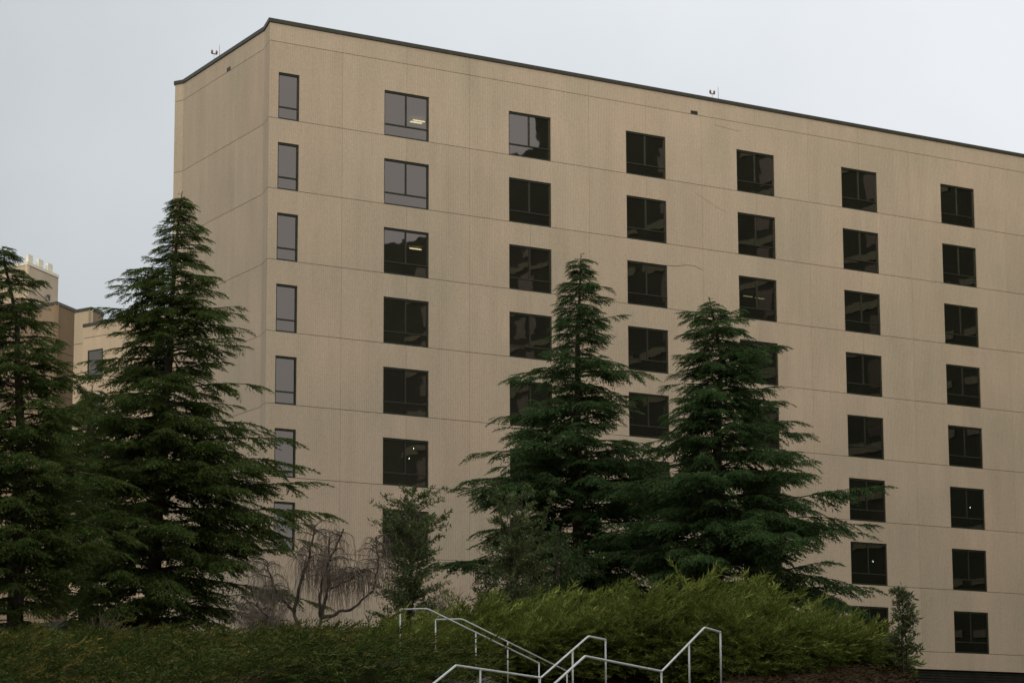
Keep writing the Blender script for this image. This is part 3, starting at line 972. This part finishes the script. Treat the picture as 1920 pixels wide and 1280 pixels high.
ntri += cedar(100, [(2.62, 20.95), (2.48, 18.41), (2.41, 14.37), (2.46, 6.67)],
      [(20.85, 0.14, 0.17), (20.04, 0.66, 0.8), (19.53, 0.83, 0.97), (18.61, 1.2, 1.3), (18.01, 1.11, 1.32), (17.2, 1.46, 1.63), (16.39, 2.4, 2.3), (15.59, 1.94, 2.13), (14.89, 2.8, 2.34), (13.39, 3.5, 3.0), (12.5, 3.9, 3.3), (11.2, 4.3, 3.5), (9.43, 4.8, 3.7), (8.25, 4.6, 3.6), (7.27, 3.2, 2.8)],
      M['cedar_cool'], 'dark cedar with narrow pointed top before the second and third window columns', 12,
      arms=[(18.3, 0.1, 1.7, 0.22), (16.3, 0.0, 2.8, 0.05), (12.6, 3.2, 4.4, -0.03), (9.6, 3.1, 5.0, 0.0), (16.2, 3.1, 2.7, 0.05), (14.9, 3.2, 3.1, 0.0)])
ntri += cedar(95, [(7.03, 18.28), (7.42, 16.31), (7.22, 12.69), (7.08, 6.32)],
      [(18.2, 0.17, 0.17), (17.76, 0.9, 0.8), (17.09, 1.4, 1.17), (16.51, 1.32, 1.9), (15.46, 2.09, 1.98), (14.41, 2.08, 2.39), (12.89, 2.7, 3.5), (11.75, 3.2, 3.9), (10.81, 3.4, 4.3), (10.06, 3.5, 4.9), (8.93, 3.7, 5.0), (7.82, 3.6, 5.1), (6.88, 2.7, 4.6)],
      M['cedar_cool'], 'broad cedar with bent flat-topped tip, right of the pointed one', 21, dens=1.12,
      arms=[(16.6, 0.1, 2.25, 0.05), (17.5, 0.2, 1.0, 0.45), (17.7, 3.1, 1.1, 0.15), (10.2, 0.0, 5.3, 0.02), (8.0, 0.05, 5.0, 0.0)])

# ---- broadleaf shrubs and saplings
def leaf_tree(name, x, y, ztop, half_w, label, mat, seed, nstem=5, nleaf=5200, leaf=0.13, base_w=0.7, slim=False, shape=None):
    rng = np.random.default_rng(seed)
    zb = float(terr(x, y)) - 0.1; H = ztop - zb
    root = empty(name, (x, y, zb)); tag(root, label, 'tree' if not slim else 'sapling')
    tb = Tubes(); ends = []
    shape = shape or [(0, .75), (.3, 1.0), (.6, .9), (.85, .8), (1, .35)]
    sx = [s[0] for s in shape]; sy = [s[1] for s in shape]
    for i in range(nstem):
        a = rng.uniform(0, 6.28); rr = half_w * rng.uniform(0.1, 0.75) * (0.25 if slim else 1)
        top = H * rng.uniform(0.78, 1.0) if i else H * 0.98
        n = 12; t = np.linspace(0, 1, n)
        w = rng.normal(size=2) * 0.08
        P = np.stack([math.cos(a) * rr * t ** 1.3 + w[0] * np.sin(t * 5), math.sin(a) * rr * t ** 1.3 + w[1] * np.sin(t * 4), top * t], 1)
        if slim: P[:, 0] *= 0.4
        tb.add(P, 0.035 if not slim else 0.022, 0.006, 5)
        nbr = int(26 if not slim else 16)
        for j in range(nbr):
            u = rng.uniform(0.12, 1.0)
            p = np.array([np.interp(u, t, P[:, k]) for k in range(3)])
            a2 = rng.uniform(0, 6.28)
            lim = half_w * np.interp(p[2] / H, sx, sy)
            ln = max(0.12, lim * rng.uniform(0.45, 1.15) * (1 - 0.25 * u) - 0.5 * abs(p[0]) * (not slim))
            q = np.linspace(0, 1, 6)
            B = p + np.stack([math.cos(a2) * ln * q, math.sin(a2) * ln * q, ln * (0.75 * q - 0.25 * q * q)], 1)
            tb.add(B, 0.009, 0.003, 3)
            ends.append(B)
    E = np.concatenate([b[1:] for b in ends])
    # leaves in whorls along the twigs, thicker towards the tips
    k = rng.integers(0, len(ends), nleaf)
    u = rng.beta(2.2, 1.2, nleaf) * 5
    i0 = np.minimum(u.astype(int), 4); fr = u - i0
    A = np.array(ends)
    base = A[k, i0] * (1 - fr)[:, None] + A[k, i0 + 1] * fr[:, None] + rng.normal(size=(nleaf, 3)) * 0.035
    dv = norm(norm(A[k, 5] - A[k, 0]) * 0.7 + rng.normal(size=(nleaf, 3)) * 0.75 + np.array([0, 0, 0.15]))
    ln = leaf * rng.uniform(0.6, 1.3, nleaf)
    sd = norm(np.cross(dv, rng.normal(size=(nleaf, 3)) + np.array([0, 0, 1.0]))) * (ln * 0.15)[:, None]
    mid = base + dv * (ln * 0.45)[:, None]; tip = base + dv * ln[:, None]
    T = np.concatenate([np.stack([base, mid + sd, tip], 1), np.stack([base, tip, mid - sd], 1)])
    link('crown', tri_mesh('crown', T, mat), root)
    t_ = link('trunk', tb.mesh('trunk', M['bark']), root)
    return root
M['leaf'] = foliage('olive_grey_leaves', (0.056, 0.078, 0.026), (0.190, 0.225, 0.090), trans=0.2, clump=1.5)
M['leaf_pale'] = foliage('pale_sapling_leaves', (0.070, 0.090, 0.035), (0.210, 0.230, 0.105), trans=0.2, clump=1.5)
M['leaf_dark'] = foliage('deep_green_leaves', (0.030, 0.052, 0.016), (0.100, 0.140, 0.048), trans=0.2, clump=1.5)
leaf_tree('evergreen_shrub', -3.25, 84, 10.1, 1.45, 'leafy upright shrub hiding the low second window, left of the middle cedar', M['leaf'], 31, 9, 12500,
          shape=[(0, 1.0), (.25, 1.0), (.45, .75), (.7, 1.0), (.9, 1.0), (1, .7)])
leaf_tree('evergreen_shrub', -1.0, 90, 8.4, 0.6, 'small leafy shrub low against the wall between shrub and middle cedar', M['leaf_dark'], 32, 5, 1800)
leaf_tree('evergreen_shrub', 0.15, 88, 11.0, 1.55, 'loose grey green leafy tree in front of the left side of the middle cedar', M['leaf'], 33, 9, 11000, shape=[(0, .9), (.3, 1.0), (.6, .8), (.85, .5), (1, .25)])
leaf_tree('evergreen_shrub', 1.5, 84, 8.9, 1.0, 'dark leafy shrub under the middle cedar beside the loose grey green tree', M['leaf_dark'], 35, 6, 4500)
leaf_tree('leafy_sapling', 8.4, 58.8, 4.97, 0.34, 'slender leafy sapling alone against the wall at the right end of the junipers', M['leaf_pale'], 34, 3, 2000, leaf=0.12, slim=True,
          shape=[(0, 1.2), (.3, 1.1), (.5, 1.0), (.75, .85), (.9, .4), (1, .15)])

# ---- bare weeping tree
def weeping(seed=41):
    rng = np.random.default_rng(seed)
    x0, y0 = -6.15, 80.0
    zb = float(terr(x0, y0)) - 0.1
    root = empty('weeping_tree', (x0, y0, zb))
    tag(root, 'bare weeping tree with twisted limbs and hanging brown twigs beside the left cedar', 'tree')
    tb = Tubes(); tw = Tubes()
    def wob(P, amp):
        n = len(P); w = np.cumsum(rng.normal(size=(n, 3)), 0) * amp; w -= np.linspace(0, 1, n)[:, None] * w[-1]
        return P + w
    limbs = []
    def bez(a, b, c, n=16):
        t = np.linspace(0, 1, n)[:, None]
        return (1 - t) ** 2 * np.array(a) + 2 * t * (1 - t) * np.array(b) + t * t * np.array(c)
    H = 8.85 - zb
    L = [bez((0, 0, 0), (-.1, 0, .8), (-.3, .1, 1.5)), bez((0, 0, 0), (.25, 0, .7), (.55, -.1, 1.3)),
         bez((.55, -.1, 1.3), (.8, 0, 2.2), (.75, 0, H * .86)), bez((.55, -.1, 1.3), (1.3, 0, 1.5), (1.9, 0, 2.0)),
         bez((1.9, 0, 2.0), (2.2, 0, 2.6), (2.1, .1, H * .85)), bez((-.3, .1, 1.5), (-.2, .1, 2.6), (.3, 0, H * .93)),
         bez((-.3, .1, 1.5), (-.9, 0, 2.0), (-1.1, 0, H * .7)), bez((.75, 0, H * .5), (1.4, 0, H * .55), (1.7, 0, H * .62)),
         bez((.1, 0, .5), (-.7, .2, .9), (-1.4, .2, 1.7)), bez((.55, -.1, 1.3), (.4, -.6, 2.2), (1.2, -.7, H * .9))]
    R0 = [.11, .09, .06, .06, .04, .06, .05, .03, .05, .05]
    for P, r in zip(L, R0):
        P = wob(P, 0.022); tb.add(P, r, r * 0.45, 6); limbs.append(P)
    # arching crown branches, then hanging twigs
    starts = []
    for i in range(120):
        P = limbs[int(rng.choice([2, 4, 5, 6, 7, 9, 8]))]
        p = P[rng.integers(9, 16)]
        a = rng.uniform(0, 6.28); ln = rng.uniform(0.3, 0.95)
        e = p + np.array([math.cos(a) * ln, math.sin(a) * ln * .8, rng.uniform(-0.15, 0.1)])
        m = (p + e) / 2 + np.array([0, 0, rng.uniform(.1, .32)])
        Q = wob(bez(p, m * 1.0, e, 9), 0.014); Q[:, 2] = np.minimum(Q[:, 2], H * 1.0)
        tb.add(Q, 0.016, 0.007, 4)
        for j in range(12):
            s = Q[rng.integers(2, 9)] + rng.normal(size=3) * 0.02
            hl = rng.uniform(0.2, 1.15)
            t = np.linspace(0, 1, 5)
            a2 = rng.uniform(0, 6.28); o = rng.uniform(0.08, 0.45)
            W = s + np.stack([math.cos(a2) * o * np.sqrt(t), math.sin(a2) * o * np.sqrt(t), -hl * t + 0.12 * np.sin(t * 3.1)], 1) + rng.normal(size=(5, 3)) * 0.018
            W[0] = s
            tw.add(W, 0.006, 0.0035, 3)
    for i in range(160):      # upright fine shoots near the ground and base
        a = rng.uniform(-1.6, 1.2); b = rng.uniform(-.5, .5)
        s = np.array([a, b, rng.uniform(0, .6)]); t = np.linspace(0, 1, 6)[:, None]
        e = s + np.array([rng.normal() * .5, rng.normal() * .3, rng.uniform(.5, 1.6)])
        tw.add(wob(s + (e - s) * t, 0.02), 0.008, 0.003, 3)
    link('trunk', tb.mesh('trunk', M['bark']), root)
    o = link('twigs', tw.mesh('twigs', M['bark_pale']), root); o['kind'] = 'stuff'
weeping()

def bare_shrub(x, y, h, w, label, seed, mat='bark_pale', n=90):
    rng = np.random.default_rng(seed)
    zb = float(terr(x, y)) - 0.05
    tb = Tubes()
    for i in range(n):
        a = rng.uniform(0, 6.28); r = w * rng.uniform(.1, 1)
        t = np.linspace(0, 1, 7)[:, None]
        e = np.array([math.cos(a) * r, math.sin(a) * r, h * rng.uniform(.5, 1)])
        P = t * e + np.array([0, 0, 0]) + np.cumsum(rng.normal(size=(7, 3)), 0) * 0.03 * t
        tb.add(P, 0.010, 0.003, 3)
        for j in range(3):
            s = P[rng.integers(2, 6)]; e2 = s + np.array([rng.normal() * .25, rng.normal() * .25, rng.uniform(.1, .5)])
            tb.add(s + (e2 - s) * np.linspace(0, 1, 4)[:, None], 0.006, 0.003, 3)
    o = link('bare_shrub', tb.mesh('bare_shrub', M[mat]), None, (x, y, zb))
    tag(o, label, 'shrub')
M['red_twig'] = simple('reddish_twigs', (0.15, 0.055, 0.035), 0.9)
bare_shrub(-2.15, 86, 2.5, 0.75, 'leafless brown shrub against the wall right of the leafy upright shrub', 51, n=110)
bare_shrub(-12.0, 78, 0.75, 0.8, 'low reddish leafless shrub at the top of the left juniper slope', 52, 'red_twig', 120)
bare_shrub(-12.6, 84, 1.5, 0.8, 'pale bare twiggy shrub standing under the left cedars', 53, n=60)
bare_shrub(-7.9, 86, 2.6, 1.3, 'tangle of grey bare twigs behind the weeping tree, by the left cedar', 54, 'bark_pale', 170)

# ---- junipers
def plume(rng, n=11):
    """arching juniper shoot about 1 m long with forward side shoots"""
    B, D, L_, W, C = [], [], [], [], []
    for i in range(n * 2):
        s = 1 if i % 2 else -1
        t = 0.10 + 0.86 * i / (n * 2)
        p0 = np.array([t, 0.0, 0.22 * t - 0.26 * t * t])
        ln = 0.34 * (1 - t) + 0.07
        a = R(rng.uniform(22, 44))
        dv = np.array([math.cos(a), s * math.sin(a), rng.uniform(-.1, .28)])
        for k in range(2):
            u = (k + .2) / 2
            B.append(p0 + dv * ln * u); D.append(dv + rng.normal(size=3) * .28); L_.append(0.125 * rng.uniform(.7, 1.2)); W.append(0.031); C.append(max(0, (t * .6 + u * .4) - .45) * 1.2)
    for i in range(9):
        t = i / 9
        B.append([t, 0, 0.22 * t - 0.26 * t * t]); D.append(np.array([1, 0, .1 - .3 * t]) + rng.normal(size=3) * .2); L_.append(.15); W.append(0.032); C.append(t * .6)
    T = blades(np.array(B, float), norm(np.array(D, float)), np.array(L_), np.array(W), rng)
    return T, np.array(C)
PLT = [plume(nrg) for _ in range(5)]
def plumes(org, ax, up, sc, rng):
    idx = rng.integers(0, len(PLT), len(org)); ts, cs = [], []
    for k, (T, C) in enumerate(PLT):
        m = idx == k
        if not m.any(): continue
        ts.append(place([T], org[m], ax[m], up[m], sc[m], rng)); cs.append(np.tile(C, m.sum()) * np.repeat(rng.uniform(.2, 1.1, m.sum()), len(T)))
    return np.concatenate(ts), np.clip(np.concatenate(cs), 0, 1)
M['juniper'] = foliage('juniper_ground_cover', (0.022, 0.040, 0.009), (0.078, 0.112, 0.022), tip=(0.31, 0.22, 0.06), trans=0.15, clump=1.2)
M['juniper_bright'] = foliage('juniper_thicket_green', (0.034, 0.050, 0.009), (0.150, 0.188, 0.034), tip=(0.36, 0.38, 0.09), trans=0.2, clump=1.7)
M['under'] = simple('juniper_shade_fill', (0.012, 0.014, 0.005), 0.95, var=0.4, scale=4, spec=0.0)  # near-black colour stands for the shade deep among the shoots

def hump_at(x, y):
    return 0.48 * np.sin(x * 1.3 + 0.9 * np.sin(y)) * np.sin(y * 0.8 + 1) + 0.34 * np.sin(x * 2.7 + y * 1.7) * np.cos(y * 1.1 - x)

def slope_cover(n, x0, x1, y0, y1, seed, mat, name, keep, lift, wind=(0.9, -0.4), bias=1.15, front=None, nfront=0, rise=0.6):
    rng = np.random.default_rng(seed)
    x = rng.uniform(x0, x1, n); y = y0 + (y1 - y0) * rng.uniform(0, 1, n) ** bias
    m = keep(x, y); x, y = x[m], y[m]; n = len(x)
    hump = hump_at(x, y)
    z = terr(x, y) + lift(x, y) * (0.8 + hump)
    # layers: some shoots start deeper
    z = z - lift(x, y) * rng.uniform(0, 0.75, n) ** 1.5 * (rng.uniform(size=n) < 0.6)
    a = np.arctan2(wind[1], wind[0]) + rng.normal(size=n) * 1.0
    ax = np.stack([np.cos(a), np.sin(a), rng.uniform(-.1, rise, n)], 1)
    up = norm(np.stack([rng.normal(size=n) * .3, rng.normal(size=n) * .3, np.ones(n)], 1))
    T, C = plumes(np.stack([x, y, z], 1), ax, up, rng.uniform(.35, 1.15, n), rng)
    if front is not None:            # shoots hanging over the steep front edge
        m = nfront; fx = rng.uniform(x0, x1, m); fy = front(fx) + rng.uniform(-0.25, 0.9, m)
        hh = lift(fx, fy + 0.8); ok = hh > 0.1; fx, fy, hh = fx[ok], fy[ok], hh[ok]; m = len(fx)
        fz = terr(fx, fy) + hh * rng.uniform(0.05, 1.0, m) * np.clip((fy - front(fx) + 0.35) / 0.8, 0.15, 1)
        fa = rng.uniform(-math.pi, 0, m)
        fx3 = np.stack([np.cos(fa), np.sin(fa), rng.uniform(-.35, .45, m)], 1)
        T2, C2 = plumes(np.stack([fx, fy, fz], 1), fx3, norm(np.stack([rng.normal(size=m) * .3, rng.normal(size=m) * .3, np.ones(m)], 1)), rng.uniform(.4, .9, m), rng)
        T = np.concatenate([T, T2]); C = np.concatenate([C, C2 * 0.5])
    # dark sheet beneath the shoots, the shade between them put into its colour
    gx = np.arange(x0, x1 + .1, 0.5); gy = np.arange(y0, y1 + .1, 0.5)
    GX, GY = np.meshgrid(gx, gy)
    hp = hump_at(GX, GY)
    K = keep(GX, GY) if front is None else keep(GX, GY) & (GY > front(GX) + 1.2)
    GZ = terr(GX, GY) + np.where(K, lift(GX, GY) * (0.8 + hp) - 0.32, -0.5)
    w = len(gx); f = [(j * w + i, j * w + i + 1, (j + 1) * w + i + 1, (j + 1) * w + i) for j in range(len(gy) - 1) for i in range(w - 1)]
    o = link(name, tri_mesh(name, T, mat, C)); tag(o, kind='stuff')
    u = link('juniper_underlayer', mesh('juniper_underlayer', np.stack([GX.ravel(), GY.ravel(), GZ.ravel()], 1), f, M['under'], True)); tag(u, kind='stuff')
    return o, len(T)

def left_keep(x, y):
    return (x < np.interp(y, [44, 47, 49, 52, 53.2, 54, 56.6, 57.5, 60, 80], [-2.4, -1.4, -0.8, -0.7, -1.6, -2.3, -2.1, -1.0, -1.8, -4.6]))
o, n1 = slope_cover(8600, -17, -0.5, 44.5, 80, 61, M['juniper'], 'juniper_ground_cover', left_keep, lambda x, y: 0.34 + 0 * x)
tag(o, 'low dark green juniper carpet with brownish tips over the left slope', 'ground cover')
# thicket right of the stairs: a long mound, highest in the middle
def mound(x, y):
    h = np.interp(x, [-4.0, -3.2, -1.8, 0.0, 1.6, 3.4, 5.0, 6.2, 7.1, 7.8, 8.6], [0, .3, .5, .72, 1.0, 1.15, 1.05, .78, .42, .22, 0])
    return h * (0.35 + 0.65 * sstep(57.2, 60.0, y)) * (1 - 0.7 * sstep(64, 67, y))
def right_front(x):
    return np.interp(x, [-4, -1.5, 1.3, 2.5, 5.0, 9.5], [57.0, 57.3, 58.0, 58.1, 57.3, 60.5])
def right_keep(x, y):
    return (y > right_front(x)) & (mound(x, y) > 0.12)
o, n2 = slope_cover(6800, -4.2, 9.8, 56.5, 67, 62, M['juniper_bright'], 'juniper_thicket', right_keep, mound, wind=(0.8, -0.7), bias=1.7, front=right_front, nfront=4200, rise=1.3)
tag(o, 'tall olive green juniper thicket behind the stair railings', 'shrubs')
# a few taller pale shoots reaching out of both masses
def loose_shoots(n, x0, x1, y0, y1, keep, lift, seed, mat, name, label, up):
    rng = np.random.default_rng(seed)
    x = rng.uniform(x0, x1, n); y = rng.uniform(y0, y1, n); m = keep(x, y); x, y = x[m], y[m]; n = len(x)
    z = terr(x, y) + lift(x, y) * (0.8 + hump_at(x, y)) - 0.05
    a = rng.normal(size=n) * 0.8 - 0.35
    T, C = plumes(np.stack([x, y, z], 1), np.stack([np.cos(a), np.sin(a), rng.uniform(.1, up, n)], 1), norm(np.stack([rng.normal(size=n) * .3, rng.normal(size=n) * .3, np.ones(n)], 1)), rng.uniform(.7, 1.35, n), rng)
    tag(link(name, tri_mesh(name, T, mat, np.clip(C * 1.6 + 0.25, 0, 1))), label, 'shoots', kind='stuff')
loose_shoots(420, -17, -1.0, 52, 78, left_keep, lambda x, y: 0.34 + 0 * x, 81, M['juniper'], 'juniper_shoots', 'longer golden brown shoots standing out of the left juniper carpet', 0.5)
loose_shoots(420, -4.0, 9.0, 57.5, 65, right_keep, mound, 82, M['juniper_bright'], 'juniper_shoots', 'longer yellow green shoots leaning out of the thicket behind the railings', 1.3)
# fallen twigs and dry needles on the soil in front of the thicket
rng_l = np.random.default_rng(77)
n = 5000
lx = rng_l.uniform(-1, 9.5, n); ly = rng_l.uniform(55.0, 59.0, n)
lb = np.stack([lx, ly, terr(lx, ly) + rng_l.uniform(0.0, 0.05, n)], 1)
ld = norm(np.stack([rng_l.normal(size=n), rng_l.normal(size=n), rng_l.uniform(-.1, .5, n)], 1))
M['litter'] = foliage('dry_litter', (0.020, 0.013, 0.006), (0.085, 0.055, 0.025), trans=0.0)
lt = tri_mesh('leaf_litter', blades(lb, ld, rng_l.uniform(.08, .3, n), rng_l.uniform(.015, .035, n), rng_l), M['litter'])
tag(link('leaf_litter', lt), 'brown twigs and dry needles on the bare soil below the thicket', 'litter', kind='stuff')


print('TOTAL', sum(len(o.data.polygons) for o in bpy.data.objects if o.type == 'MESH'))
